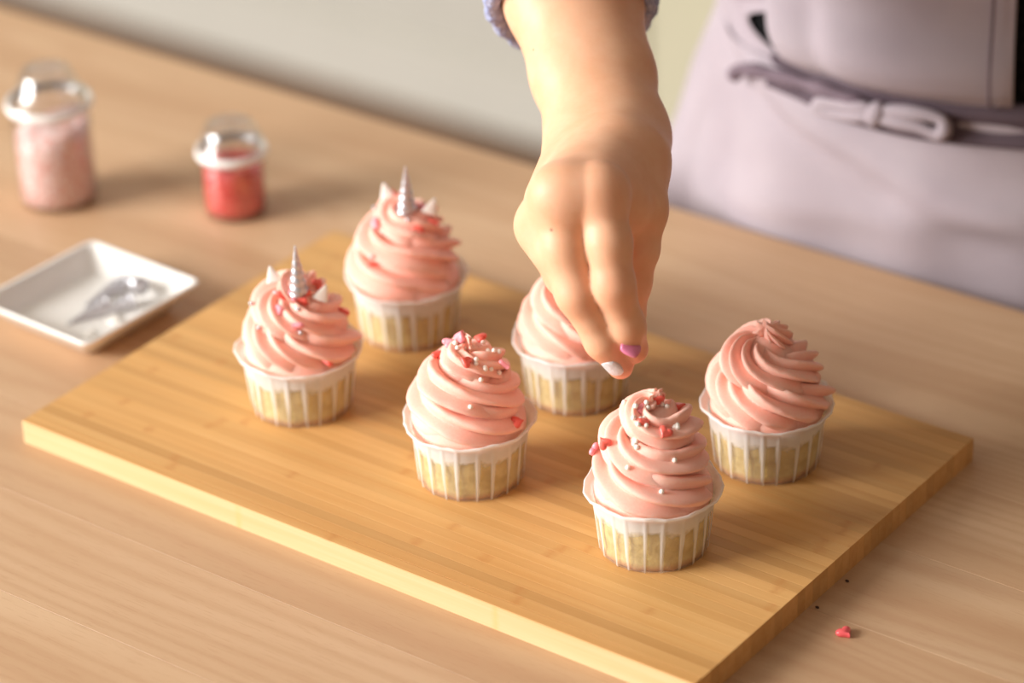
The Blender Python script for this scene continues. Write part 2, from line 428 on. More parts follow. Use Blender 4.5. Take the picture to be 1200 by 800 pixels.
def frosting_mesh(seed, th0, turns=2.9, k=.9, N=7, h=.052, amp=.41, lean=(0, 0), lick=(.003, 0), fat=1.0):
    """one rope of buttercream from a star nozzle, wound clockwise up in shrinking turns; its lips slant across the rope"""
    rs = np.random.RandomState(seed + 99); ph = rs.uniform(0, 6.28, 16)
    m, n = 330, N * 22
    t = np.linspace(0, 1, m)
    th = th0 - 2 * np.pi * turns * t
    Rp = np.interp(t, [0, .12, .33, .66, .88, 1], [.0184, .0186, .0164, .0115, .0056, .0]) * fat
    rt = np.interp(t, [0, .33, .66, .88, 1], [.0136, .0124, .0108, .0088, .0058])
    def sm(y, q=31):
        yp = np.pad(y, q // 2, 'edge'); return np.convolve(yp, np.ones(q) / q, 'valid')
    Rp, rt = sm(Rp), sm(rt)
    rt = rt * np.clip((1 - t) / .05, 0, 1) ** .6 * np.clip(t / .025, .1, 1) ** .5
    z = .0400 + (h - .0135) * t + .0055 * np.clip((t - .9) / .1, 0, 1) ** 1.2
    phi = np.linspace(0, 2 * np.pi, n, endpoint=False)
    T, PHI = np.meshgrid(t, phi, indexing='ij'); TH = np.repeat(th[:, None], n, 1)
    tw = k * TH + ph[0] + .35 * np.sin(TH * .9 + ph[1]) + .18 * np.sin(TH * 2.1 + ph[2])
    lob = N * (PHI + tw) / 2
    c = np.abs(np.cos(lob)); kid = np.sin(np.floor(lob / np.pi + .5) % N * 12.9898 + ph[3])
    crest = .62 * c ** .85 + .38 * c ** 3
    a = amp * (1 + .22 * kid + .16 * np.sin(TH * 2.7 + ph[4] + 2 * kid) + .08 * np.sin(TH * 6.1 + ph[5] + 5 * kid))
    rag = np.sin(TH * 63 + ph[6] + 5 * kid) * np.sin(TH * 41 + ph[7]) * np.clip((c - .9) / .1, 0, 1)
    rad = rt[:, None] * ((1 - amp) + a * crest + .012 * rag) * (1 + .04 * np.sin(TH * 1.7 + ph[8])) * 1.07
    er = Rp[:, None] + rad * np.cos(PHI) * 1.04
    X, Y = er * np.cos(TH), er * np.sin(TH); Z = z[:, None] + rad * np.sin(PHI) * .92 - .0012 * crest * np.clip(np.cos(PHI), 0, 1)
    g2 = np.clip((T - .45) / .55, 0, 1) ** 1.5; kt = np.clip((T - .93) / .07, 0, 1) ** 1.3
    X += g2 * lean[0] + kt * lick[0]; Y += g2 * lean[1] + kt * lick[1]
    # hold the lowest turn inside the paper case
    q = np.hypot(X, Y); lim = np.interp(Z, [.030, .0345, .0375, .042, .05], [.0292, .0308, .0330, .0350, .04]); f = np.minimum(1, lim / np.maximum(q, 1e-9))
    X *= f; Y *= f; Z = np.maximum(Z, .0315)
    V = np.stack([X, Y, Z], -1).reshape(-1, 3)
    F = grid_faces(m, n); F.append(tuple(range(n - 1, -1, -1))); F.append(tuple((m - 1) * n + j for j in range(n)))
    # filled middle, so that no hollow shows between the turns
    o = len(V); cV = []; prof = [(.0300, .0320), (.0296, .0365), (.0235, .046), (.0185, .0575), (.0125, .069), (.006, .076)]
    for (r, zz) in prof:
        zz = .0325 + (zz - .0325) * h / .052; q = min(1, max(0, (zz - .058) / .03)) ** 1.5
        for j in range(40):
            b = 2 * math.pi * j / 40; cV.append((r * math.cos(b) + q * lean[0], r * math.sin(b) + q * lean[1], zz))
    F += grid_faces(len(prof), 40, off=o); F.append(tuple(o + (len(prof) - 1) * 40 + j for j in range(40)))
    return np.vstack([V, np.array(cV)]), F

def heart_mesh(s=.0036, d=.0013):
    n = 22; out = []
    for k in range(n):
        a = 2 * math.pi * k / n
        x = 16 * math.sin(a) ** 3; y_ = 13 * math.cos(a) - 5 * math.cos(2 * a) - 2 * math.cos(3 * a) - math.cos(4 * a)
        out.append((x / 16 * s, (y_ + 2) / 16 * s))
    V = []
    for (sc, z) in ((.78, -d), (1, -d * .4), (1, d * .4), (.80, d)):
        V += [(x * sc, y_ * sc, z) for x, y_ in out]
    F = grid_faces(4, n); F.append(tuple(range(n - 1, -1, -1))); F.append(tuple(3 * n + k for k in range(n)))
    return V, F

def ball_mesh(r, nu=10, nv=7):
    prof = [(r * math.sin(math.pi * i / nv), -r * math.cos(math.pi * i / nv)) for i in range(nv + 1)]
    prof[0] = (r * .05, -r); prof[-1] = (r * .05, r)
    V, F = lathe(prof, nu); F.append(tuple(range(nu - 1, -1, -1))); F.append(tuple(nv * nu + k for k in range(nu)))
    return V, F

def horn_mesh(L=.029, r=.0052, turns=6):
    n, m = 26, 60; V = []
    for i in range(m):
        t = i / (m - 1)
        for k in range(n):
            a = 2 * math.pi * k / n
            g = abs(math.sin((a + 2 * math.pi * turns * t) / 2))
            rr = (r * (1 - t) + .0004) * (.76 + .26 * g ** .6)
            V.append((rr * math.cos(a), rr * math.sin(a), L * t))
    F = grid_faces(m, n); F.append(tuple(range(n - 1, -1, -1))); F.append(tuple((m - 1) * n + k for k in range(n)))
    return V, F

def ear_mesh(hh=.0095, wd=.0042, d=.0022):
    n, m = 16, 9; V = []
    for i in range(m):
        t = i / (m - 1); wv = wd * (1 - t) ** .8 + .0003
        for k in range(n):
            a = 2 * math.pi * k / n
            V.append((wv * math.cos(a), (d * (1 - t * .7)) * math.sin(a) * (.5 if math.sin(a) < 0 else 1), hh * t))
    F = grid_faces(m, n); F.append(tuple(range(n - 1, -1, -1))); F.append(tuple((m - 1) * n + k for k in range(n)))
    return V, F

def mesh_data(name, VF, mat):
    me = bpy.data.meshes.new(name); me.from_pydata([tuple(map(float, v)) for v in VF[0]], [], VF[1])
    me.polygons.foreach_set('use_smooth', [True] * len(me.polygons)); me.materials.append(mat); return me
HEARTS = {'p': mesh_data('heart_sprinkle', heart_mesh(), M['pinkheart']), 'r': mesh_data('heart_sprinkle', heart_mesh(), M['redheart'])}
PEARL = mesh_data('pearl', ball_mesh(.00132), M['pearl'])
PEARL_S = mesh_data('pearl', ball_mesh(.00125), M['silver'])
HORN = mesh_data('horn', horn_mesh(), M['silver'])
EAR = mesh_data('ear', ear_mesh(), M['whitesugar'])

def put(name, me, parent, loc, rot=None, label=None):
    o = bpy.data.objects.new(name, me); COL.objects.link(o); o.parent = parent; o.location = loc
    if rot is not None: o.rotation_euler = rot
    if label: o['label'] = label
    return o

CAKES = {}
def cupcake(key, x, y, label, seed, tilt=(0, 0), **fk):
    root = thing('cupcake', label, 'cupcake', (x, y, bz), 0, 'cupcakes on the bamboo board')
    root.rotation_euler = (tilt[0], tilt[1], 0)
    V, F, fold = wrapper_mesh(seed)
    o = link('wrapper', V, F, M['paper'], root)
    at = o.data.attributes.new('fold', 'FLOAT', 'POINT'); at.data.foreach_set('value', fold)
    o['label'] = 'white pleated paper case'
    link('cake', *cake_mesh(seed), M['cake'], root)
    V, F = frosting_mesh(seed, **fk)
    link('frosting', V, F, M['frosting'], root)
    CAKES[key] = (root, BVHTree.FromPolygons([Vector(v) for v in V], F, all_triangles=False))
    return root

def snap(key, p):
    root, bvh = CAKES[key]; loc, nrm, i, d = bvh.find_nearest(Vector(p))
    if nrm.dot(loc - Vector((0, 0, .05))) < 0: nrm = -nrm
    return root, loc, nrm
def heart(key, p, kind, spin=0, up=0):
    root, loc, nrm = snap(key, p)
    q = nrm.to_track_quat('Z', 'Y').to_matrix() @ Matrix.Rotation(spin, 3, 'Z') @ Matrix.Rotation(up, 3, 'X')
    put('heart_sprinkle', HEARTS[kind], root, loc + nrm * .0006, q.to_euler(), 'pale pink' if kind == 'p' else 'red')
def pearl(key, p, silver=False):
    root, loc, nrm = snap(key, p); put('pearl', PEARL_S if silver else PEARL, root, loc + nrm * .0006, None, 'silver' if silver else None)

cupcake('a', .1166, .0999, 'unicorn cupcake with silver horn at the left of the board, nearer the white dish', 1, th0=R(60), k=1.25, turns=2.6, h=.050, lick=(.002, 0))
cupcake('b', .1146, .1977, 'blurred unicorn cupcake with silver horn standing at the back of the board', 2, th0=R(20), k=.9, turns=2.9, h=.054)
cupcake('c', .2386, .0915, 'hornless pearl-sprinkled cupcake standing between the unicorn cupcake and the frontmost cupcake', 3, th0=R(30), k=.7, turns=2.8, h=.051, fat=1.03)
cupcake('d', .2348, .1930, 'cupcake half hidden behind the hand and fingers', 4, th0=R(40), k=.9, turns=2.7, h=.048)
cupcake('e', .3553, .0896, 'frontmost cupcake with white pearls and red hearts on its tall pink swirl', 5, th0=R(35), k=.6, turns=3.0, h=.058)
cupcake('f', .3587, .1910, 'plain pink frosted cupcake without sprinkles at the right of the board', 6, th0=R(50), k=1.5, turns=2.3, h=.050, lean=(-.003, -.002), fat=1.05)
heart('a', (0.0069, -0.0086, 0.0732), 'p', 1.5, -0.0)
heart('a', (0.0036, -0.0166, 0.0670), 'p', 2.3, 0.0)
heart('a', (0.0165, -0.0184, 0.0624), 'p', 3.9, -0.6)
heart('a', (0.0011, -0.0117, 0.0728), 'r', 0.1, 0.3)
heart('a', (0.0121, 0.0047, 0.0760), 'r', 1.6, -0.4)
heart('a', (0.0112, -0.0045, 0.0736), 'r', 6.2, -0.1)
heart('a', (0.0212, 0.0150, 0.0563), 'r', 5.2, -0.1)
heart('a', (0.0118, -0.0076, 0.0711), 'r', 4.0, -0.5)
heart('a', (0.0285, -0.0100, 0.0405), 'r', 3.9, 0.3)
heart('b', (-0.0085, 0.0015, 0.0830), 'r', 3.2, 0.2)
heart('b', (-0.0010, 0.0097, 0.0753), 'r', 4.2, -0.6)
heart('b', (0.0200, 0.0040, 0.0745), 'r', 4.7, 0.0)
heart('b', (0.0153, -0.0068, 0.0720), 'r', 1.9, -0.7)
heart('b', (-0.0086, -0.0149, 0.0719), 'p', 5.4, -0.1)
heart('b', (0.0090, 0.0080, 0.0830), 'p', 4.5, 0.4)
heart('b', (-0.0027, -0.0261, 0.0527), 'r', 4.4, 0.4)
heart('c', (-0.0147, -0.0055, 0.0705), 'r', 2.4, 0.3)
heart('c', (-0.0088, -0.0027, 0.0781), 'p', 2.8, 0.4)
heart('c', (0.0195, 0.0060, 0.0698), 'p', 5.4, -0.6)
heart('c', (0.0313, -0.0002, 0.0425), 'r', 0.8, -0.4)
heart('c', (-0.0038, 0.0169, 0.0730), 'r', 6.0, -0.2)
heart('c', (0.0073, -0.0109, 0.0759), 'r', 3.9, -0.3)
heart('c', (-0.0040, -0.0010, 0.0840), 'p', 3.1, -0.2)
heart('e', (0.0023, 0.0005, 0.0854), 'r', 2.2, 0.0)
heart('e', (0.0062, 0.0150, 0.0751), 'r', 3.6, 0.4)
heart('e', (-0.0021, -0.0081, 0.0818), 'p', 4.2, 0.4)
heart('e', (0.0146, -0.0112, 0.0757), 'r', 5.3, 0.5)
heart('e', (-0.0141, -0.0213, 0.0659), 'r', 4.2, -0.5)
heart('e', (-0.0228, -0.0172, 0.0569), 'p', 5.3, 0.5)
heart('e', (0.0043, -0.0138, 0.0795), 'r', 5.6, -0.0)
for p in [(-0.0175, -0.0161, 0.0641), (-0.0067, -0.0232, 0.0560), (0.0128, -0.0126, 0.0685), (-0.0057, -0.0101, 0.0716), (0.0164, -0.0166, 0.0569)]: pearl('a', p, True)
for p in [(-0.0150, -0.0085, 0.0775), (-0.0019, -0.0274, 0.0584), (0.0111, -0.0102, 0.0776), (0.0033, -0.0064, 0.0780), (0.0020, -0.0037, 0.0829)]: pearl('b', p, True)
for p in [(-0.0047, -0.0035, 0.0797), (-0.0031, -0.0005, 0.0809), (-0.0004, -0.0006, 0.0767), (-0.0014, -0.0051, 0.0785), (0.0011, 0.0133, 0.0737), (0.0165, 0.0095, 0.0795), (0.0087, 0.0061, 0.0749), (0.0106, -0.0068, 0.0735), (0.0151, -0.0048, 0.0710), (0.0142, -0.0036, 0.0716), (0.0177, 0.0031, 0.0660), (0.0155, -0.0092, 0.0667), (0.0167, -0.0201, 0.0567), (0.0120, 0.0080, 0.0800), (0.0104, -0.0056, 0.0759), (0.0158, -0.0008, 0.0698)]: pearl('c', p)
for p in [(-0.0134, -0.0049, 0.0810), (-0.0035, -0.0105, 0.0850), (-0.0007, -0.0049, 0.0851), (0.0008, -0.0064, 0.0834), (-0.0005, -0.0156, 0.0817), (0.0028, -0.0169, 0.0800), (0.0059, -0.0147, 0.0790), (0.0019, -0.0140, 0.0807), (0.0021, 0.0015, 0.0819), (0.0035, 0.0032, 0.0810), (0.0059, 0.0032, 0.0808), (0.0157, -0.0024, 0.0771), (0.0171, -0.0037, 0.0757), (0.0157, -0.0038, 0.0758), (0.0009, -0.0172, 0.0683), (0.0030, -0.0180, 0.0675), (0.0014, -0.0163, 0.0695), (0.0197, -0.0106, 0.0625), (0.0022, -0.0252, 0.0591), (0.0194, -0.0215, 0.0488), (0.0030, -0.0111, 0.0806)]: pearl('e', p)
for key, hp, hr, e1, e2 in (('a', (.0085, -.0065, .0745), (.05, .02, 0), (-.0060, -.0090, .0775), (.0185, -.0015, .0705)), ('b', (.0060, -.0045, .0800), (.10, .10, 0), (-.0090, -.0020, .0820), (.0175, .0005, .0790))):
    root = CAKES[key][0]
    put('horn', HORN, root, hp, hr, 'silver spiral horn')
    put('ear', EAR, root, e1, (R(-8), R(-14), R(37)), 'white ear'); put('ear', EAR, root, e2, (R(-8), R(24), R(37)), 'white ear')


# ------------------------------------------------------------------ jars
def jar(name, label, loc, r, hb, hl, ht, rt):
    root = thing(name, label, 'jar', loc)
    tk = .0012
    prof = [(.001, 0), (r - .003, 0), (r - .0008, .0012), (r, .004), (r, hb - .004), (r - .002, hb), (r - .002, hl + .003), (r - .002 - tk, hl + .003),
            (r - .002 - tk, hb), (r - tk, hb - .004), (r - tk, .004), (r - .004, .0018), (.001, .0018)]
    V, F = lathe(prof, 56); link('body', V, F, M['clear'], root)
    # clear push-on lid with a thick lower ring
    prof = [(r - .0006, hl - .003), (r + .0012, hl - .0028), (r + .0022, hl), (r + .0018, hl + .003), (r + .0002, hl + .0042),
            (rt + .0022, hl + (ht - hl) * .55), (rt, ht - .0022), (rt - .0015, ht), (.0008, ht), (.0008, ht - .0012), (rt - .002, ht - .0014),
            (rt - .001, ht - .003), (rt + .001, hl + (ht - hl) * .55), (r - .001, hl + .0042), (r - .0012, hl + .003)]
    V, F = lathe(prof, 56); link('lid', V, F, M['clearlid'], root)
    prof = [(r + .0004, hl - .0034), (r + .0020, hl - .0026), (r + .0026, hl - .0004), (r + .0020, hl + .0018), (r + .0004, hl + .0022)]
    V, F = lathe(prof, 56); link('lid_ring', V, F, M['frost'], root, )['label'] = 'milky white ring'
    return root
def fill(name, label, loc, r, h, mat, slope, seed):
    rs = np.random.RandomState(seed); n = 56; V = []; ph = rs.uniform(0, 6.28, 6)
    prof = [(.001, .0022), (r - .003, .0022), (r, .004)] + [(r, .004 + (h - .004) * i / 6) for i in range(1, 7)] + [(r * .8, h + .0005), (r * .5, h + .001), (r * .2, h + .0012), (.0005, h + .0012)]
    for i, (rr, z) in enumerate(prof):
        for k in range(n):
            a = 2 * math.pi * k / n
            zz = z + (slope * rr / r * math.cos(a - 1) + .0008 * math.sin(3 * a + ph[0]) * rr / r + rs.uniform(-.0003, .0003)) * max(0, (z / h)) ** 3
            V.append(((rr + rs.uniform(-.0002, .0001)) * math.cos(a), (rr + rs.uniform(-.0002, .0001)) * math.sin(a), zz))
    o = link(name, V, grid_faces(len(prof), n), mat, loc=loc)
    return tag(o, label, 'sprinkles', kind='stuff')
J1 = (-.1917, .2299, TZ); J2 = (-.0858, .2778, TZ)
jar('sprinkle_jar', 'taller clear jar of pale pink sprinkles at the far left of the table', J1, .0250, .060, .067, .089, .0165)
fill('pink_sprinkles', 'pale pink and white sprinkles filling the taller jar', J1, .0232, .050, M['pink'], .006, 3)
jar('sugar_jar', 'smaller clear jar of red sugar standing right of the taller jar', J2, .0200, .0375, .0425, .060, .0165)
fill('red_sugar', 'bright red sugar sprinkles filling the smaller jar', J2, .0183, .034, M['red'], .001, 4)

# ------------------------------------------------------------------ white dish with loose decorations
dc = np.array([(-.0226, .0760), (-.0184, .1715), (-.1102, .1749), (-.1144, .0794)])
dcen = dc.mean(0); dang = math.atan2(*(dc[0] - dc[3])[::-1])
dish = thing('dish', 'square white ceramic dish with sloping sides left of the cutting board', 'dish', (dcen[0], dcen[1], TZ), dang)
def rsq(hw, hh, rad, z, n=6):
    P = []
    for (sx, sy, a0) in ((1, 1, 0), (-1, 1, 90), (-1, -1, 180), (1, -1, 270)):
        for i in range(n + 1):
            a = R(a0 + 90 * i / n); P.append((sx * (hw - rad) + rad * math.cos(a), sy * (hh - rad) + rad * math.sin(a), z))
    return P
hw, hh = .0460, .0478
rings = [rsq(hw - .016, hh - .016, .006, 0), rsq(hw - .014, hh - .014, .006, .0006), rsq(hw - .003, hh - .003, .006, .0135), rsq(hw - .0004, hh - .0004, .0055, .0168), rsq(hw, hh, .0055, .0175), rsq(hw - .0006, hh - .0006, .0055, .0183),
         rsq(hw - .0022, hh - .0022, .005, .0183), rsq(hw - .0032, hh - .0032, .005, .0174), rsq(hw - .012, hh - .012, .006, .0052), rsq(hw - .015, hh - .015, .006, .0042), rsq(hw - .03, hh - .03, .005, .0040)]
V = [p for rg in rings for p in rg]; nn = len(rings[0]); F = grid_faces(len(rings), nn)
F.append(tuple(range(nn - 1, -1, -1))); F.append(tuple((len(rings) - 1) * nn + k for k in range(nn)))
link('bowl', V, F, M['ceramic'], dish)
DZ = TZ + .0040
def lay_horn(x, y, ang, label, lift=0, pitch=0):
    o = bpy.data.objects.new('unicorn_horn', HORN); COL.objects.link(o)
    o.location = (x, y, DZ + .0040 + lift); o.rotation_euler = (0, R(90) + math.asin(.0036 / .03) + pitch, ang)
    return tag(o, label, 'cake decoration', 'loose silver horns on the dish')
lay_horn(-.0600, .1330, R(256), 'silver sugar horn on the dish, pointing straight at its front wall')
lay_horn(-.0505, .1440, R(248), 'silver sugar horn on the dish, lying closest to the cutting board')
lay_horn(-.0700, .1560, R(262), 'silver sugar horn on the dish, lying farthest from the cutting board')
lay_horn(-.0480, .1500, R(158), 'silver sugar horn lying across the other horns on the dish', .0066, 0)
for (x, y, l) in ((-.0455, .1230, 'white sugar ear on the dish right of the silver horns'), (-.0450, .1010, 'white sugar ear on the dish in front of the silver horns')):
    o = bpy.data.objects.new('sugar_ear', EAR); COL.objects.link(o); o.location = (x, y, DZ + .0012); o.rotation_euler = (R(-90), 0, R(40)); tag(o, l, 'cake decoration')

# ------------------------------------------------------------------ bits on the table
o = link('heart_sprinkle', *heart_mesh(.0042, .0015), M['coral'], loc=(.4665, .0920, TZ + .0015)); o.rotation_euler = (0, 0, R(70))
tag(o, 'coral pink heart sprinkle lying on the table right of the board', 'sprinkle')
for (x, y, l) in ((.4390, .1046, 'tiny dark crumb beside the board edge, nearer the heart sprinkle'), (.4392, .1330, 'tiny dark crumb beside the board edge, farther from the heart sprinkle')):
    V, F = ball_mesh(.0008, 7, 5); V = [(a * 1.5, b, c * .7) for a, b, c in V]
    tag(link('crumb', V, F, M['crumb'], loc=(x + .004, y, TZ + .0005)), l, 'crumb')
# ------------------------------------------------------------------ person: arm and hand as one continuous surface
person = thing('person', 'person in a lilac-grey apron leaning over the table, one hand sprinkling over the cupcakes', 'person', (.262, .56, 0))
def pl(o):      # parts are built in world coordinates, the person's Empty stands on the floor
    o.matrix_parent_inverse = Matrix.Translation((-.262, -.56, 0)); return o

HP = {
    'index': [(0.3157, 0.1026, 1.0962, 0.0122), (0.3270, 0.0938, 1.0756, 0.0111), (0.3336, 0.0882, 1.0565, 0.0102), (0.3379, 0.0925, 1.0335, 0.0089), (0.3381, 0.0987, 1.0176, 0.0073)],
    'middle': [(0.2998, 0.0926, 1.0951, 0.0120), (0.3074, 0.0847, 1.0716, 0.0113), (0.3176, 0.0805, 1.0505, 0.0101), (0.3285, 0.0854, 1.0253, 0.0083), (0.3340, 0.0927, 1.0095, 0.0066)],
    'ring': [(0.2880, 0.0947, 1.0740, 0.0112), (0.2966, 0.0895, 1.0655, 0.0104), (0.3032, 0.0900, 1.0529, 0.0097), (0.2967, 0.1083, 1.0390, 0.0088), (0.2926, 0.1253, 1.0389, 0.0078)],
    'pinky': [(0.2749, 0.1201, 1.0710, 0.0104), (0.2750, 0.1195, 1.0578, 0.0092), (0.2760, 0.1212, 1.0427, 0.0085), (0.2732, 0.1390, 1.0301, 0.0078), (0.2753, 0.1498, 1.0309, 0.0070)],
    'thumb': [(0.2925, 0.1627, 1.0819, 0.0160), (0.3108, 0.1418, 1.0693, 0.0134), (0.3147, 0.1351, 1.0516, 0.0112), (0.3140, 0.1297, 1.0344, 0.0106), (0.3142, 0.1254, 1.0159, 0.0095), (0.3152, 0.1215, 1.0052, 0.0078)],
    'wrist_l': [(0.2599, 0.1731, 1.0807, 0.0166)],
    'wrist_r': [(0.2747, 0.1856, 1.0825, 0.0166)],
    'fore_l': [(0.2599, 0.1731, 1.0807, 0.0166), (0.2311, 0.2006, 1.0996, 0.0185), (0.1980, 0.2294, 1.1250, 0.0222), (0.1508, 0.2684, 1.1699, 0.0275), (0.0918, 0.3265, 1.2340, 0.0290)],
    'fore_r': [(0.2747, 0.1856, 1.0825, 0.0166), (0.2480, 0.2130, 1.0990, 0.0185), (0.2155, 0.2423, 1.1244, 0.0222), (0.1679, 0.2810, 1.1693, 0.0275), (0.0995, 0.3321, 1.2337, 0.0290)],
    'cuff': [(0.2237, 0.2100, 1.1617, 0.0000), (0.2376, 0.2628, 1.1196, 0.0000), (0.1861, 0.2605, 1.0798, 0.0000), (0.1703, 0.2134, 1.1219, 0.0000)],
}


def cone(P, a, b):
    a, ra, b, rb = v3(*a[:3]), a[3], v3(*b[:3]), b[3]
    ab = b - a; L2 = ab @ ab
    t = np.clip(((P - a) @ ab) / L2, 0, 1)
    q = P - a - t[:, None] * ab
    return np.sqrt((q * q).sum(1)) - (ra + t * (rb - ra))
def ball(P, c, r):
    q = P - v3(*c); return np.sqrt((q * q).sum(1)) - r
def smin(a, b, k):
    h = np.clip(.5 + .5 * (b - a) / k, 0, 1)
    return b + (a - b) * h - k * h * (1 - h)
def chain(P, pts, k):
    d = cone(P, pts[0], pts[1])
    for i in range(1, len(pts) - 1): d = smin(d, cone(P, pts[i], pts[i + 1]), k)
    return d

def arm_sdf(P):
    P = P.astype(np.float32)
    fl, fr = HP['fore_l'], HP['fore_r']
    fore = smin(chain(P, fl, .01), chain(P, fr, .01), .022)
    W = [np.array(HP['wrist_l'][0]), np.array(HP['wrist_r'][0])]
    mc = {}
    hand = None
    frac = {'index': .80, 'middle': .52, 'ring': .25, 'pinky': .02}
    for nm in ('index', 'middle', 'ring', 'pinky'):
        s = W[0] * (1 - frac[nm]) + W[1] * frac[nm]; s = s.copy(); s[3] = .0152
        e = np.array(HP[nm][0]); e[3] *= .98
        c = cone(P, s, e); hand = c if hand is None else smin(hand, c, .014)
    th = HP['thumb']
    s = W[1].copy(); s[3] = .0160
    hand = smin(hand, cone(P, s, th[0]), .014)
    hand = smin(hand, chain(P, th[:2], .006), .012)
    # web between the thumb and the index
    wb = np.array(th[1]) * .55 + np.array(HP['index'][0]) * .45; wb[3] = .0105
    ws = W[1] * .6 + np.array(HP['index'][0]) * .4; ws[3] = .0150
    hand = smin(hand, cone(P, ws, wb), .014)
    # fleshy palm below the knuckles
    pm = (np.array(HP['ring'][0]) + np.array(HP['index'][0])) / 2 + v3(.0, .016, -.010, 0)
    hand = smin(hand, cone(P, (*((W[0] + W[1]) / 2)[:3] + v3(0, .0, -.006), .016), (*pm[:3], .016)), .016)
    d = smin(hand, fore, .016)
    # wrist bone
    wl = HP['wrist_l'][0]
    body = d
    out = d
    fing = []
    for nm in ('index', 'middle', 'ring', 'pinky'):
        p = HP[nm]; c = chain(P, p, .005)
        c = smin(c, ball(P, p[0][:3], p[0][3] * .97), .010)
        fing.append(smin(body, c, .0085) if nm != 'middle' else smin(body, c, .0085))
    fing.append(smin(body, chain(P, th, .006), .009))
    for c in fing: out = np.minimum(out, c)
    out = np.minimum(out, smin(fing[1], fing[2], .009))
    return out

def surface(fn, lo, hi, h):
    n = np.ceil((hi - lo) / h).astype(int) + 1
    B = 6; n = ((n + B - 1) // B) * B
    cn = n // B
    ax = [lo[i] + (np.arange(cn[i]) * B + (B - 1) / 2) * h for i in range(3)]
    G = np.stack(np.meshgrid(*ax, indexing='ij'), -1).reshape(-1, 3)
    dc_ = fn(G).reshape(cn)
    f = np.repeat(np.repeat(np.repeat(dc_, B, 0), B, 1), B, 2).astype(np.float32)
    act = np.abs(dc_) < B * h * 1.15
    idx = np.argwhere(act)
    off = np.stack(np.meshgrid(*[np.arange(B)] * 3, indexing='ij'), -1).reshape(-1, 3)
    for s in range(0, len(idx), 4000):
        q = (idx[s:s + 4000, None, :] * B + off[None]).reshape(-1, 3)
        f[q[:, 0], q[:, 1], q[:, 2]] = fn(lo + q * h)
    neg = f < 0
    c = [neg[i:n[0] - 1 + i, j:n[1] - 1 + j, k:n[2] - 1 + k] for i in (0, 1) for j in (0, 1) for k in (0, 1)]
    cnt = sum(x.astype(np.int8) for x in c)
    cell = (cnt > 0) & (cnt < 8)
    ci = np.argwhere(cell); vid = -np.ones(cell.shape, np.int64); vid[cell] = np.arange(len(ci))
    acc = np.zeros((len(ci), 3)); num = np.zeros(len(ci))
    cor = [(i, j, k) for i in (0, 1) for j in (0, 1) for k in (0, 1)]
    val = [f[ci[:, 0] + a, ci[:, 1] + b, ci[:, 2] + c_] for a, b, c_ in cor]
    for p in range(8):
        for q in range(p + 1, 8):
            dd = np.array(cor[q]) - np.array(cor[p])
            if np.abs(dd).sum() != 1: continue
            m = (val[p] < 0) != (val[q] < 0)
            t = val[p] / (val[p] - val[q] + 1e-20)
            pt = np.array(cor[p])[None] + t[:, None] * dd[None]
            acc[m] += pt[m]; num[m] += 1
    V = lo + (ci + acc / num[:, None]) * h
    F = []
    for a in range(3):
        b, c_ = (a + 1) % 3, (a + 2) % 3
        sl0 = [slice(None)] * 3; sl1 = [slice(None)] * 3
        sl0[a] = slice(0, n[a] - 1); sl1[a] = slice(1, n[a])
        cr = neg[tuple(sl0)] != neg[tuple(sl1)]
        e = np.argwhere(cr); e = e[(e[:, b] > 0) & (e[:, c_] > 0) & (e[:, b] < n[b] - 1) & (e[:, c_] < n[c_] - 1)]
        q = []
        for (db, dcc) in ((1, 1), (0, 1), (0, 0), (1, 0)):
            g = e.copy(); g[:, b] -= db; g[:, c_] -= dcc; q.append(vid[g[:, 0], g[:, 1], g[:, 2]])
        q = np.stack(q, 1); flip = ~neg[e[:, 0], e[:, 1], e[:, 2]]
        q[flip] = q[flip][:, ::-1]; F.append(q)
    return V, np.vstack(F)

lo = v3(.055, .055, .990); hi = v3(.345, .385, 1.285)
AV, AF = surface(arm_sdf, lo, hi, .00115)
# light smoothing
for _ in range(2):
    s = np.zeros_like(AV); k = np.zeros(len(AV))
    for a in range(4):
        for b in (1, 3):
            np.add.at(s, AF[:, a], AV[AF[:, (a + b) % 4]]); np.add.at(k, AF[:, a], 1)
    AV = AV * .5 + .5 * s / np.maximum(k, 1)[:, None]
body = pl(link('body', AV, AF, M['skin'], person))
body['label'] = 'bare forearm and hand with fingertips pinched together'
fl = np.zeros(len(AV))
for nm in ('index', 'middle', 'ring', 'pinky'):
    for i, s, a in ((0, .010, .55), (2, .008, .7), (4, .010, 1.0)):
        q = AV - v3(*HP[nm][i][:3]); fl = np.maximum(fl, a * np.exp(-(q * q).sum(1) / (s * 1.5) ** 2))
body.data.attributes.new('flush', 'FLOAT', 'POINT').data.foreach_set('value', fl)
ABVH = BVHTree.FromPolygons([Vector(v) for v in AV], [tuple(map(int, f_)) for f_ in AF])

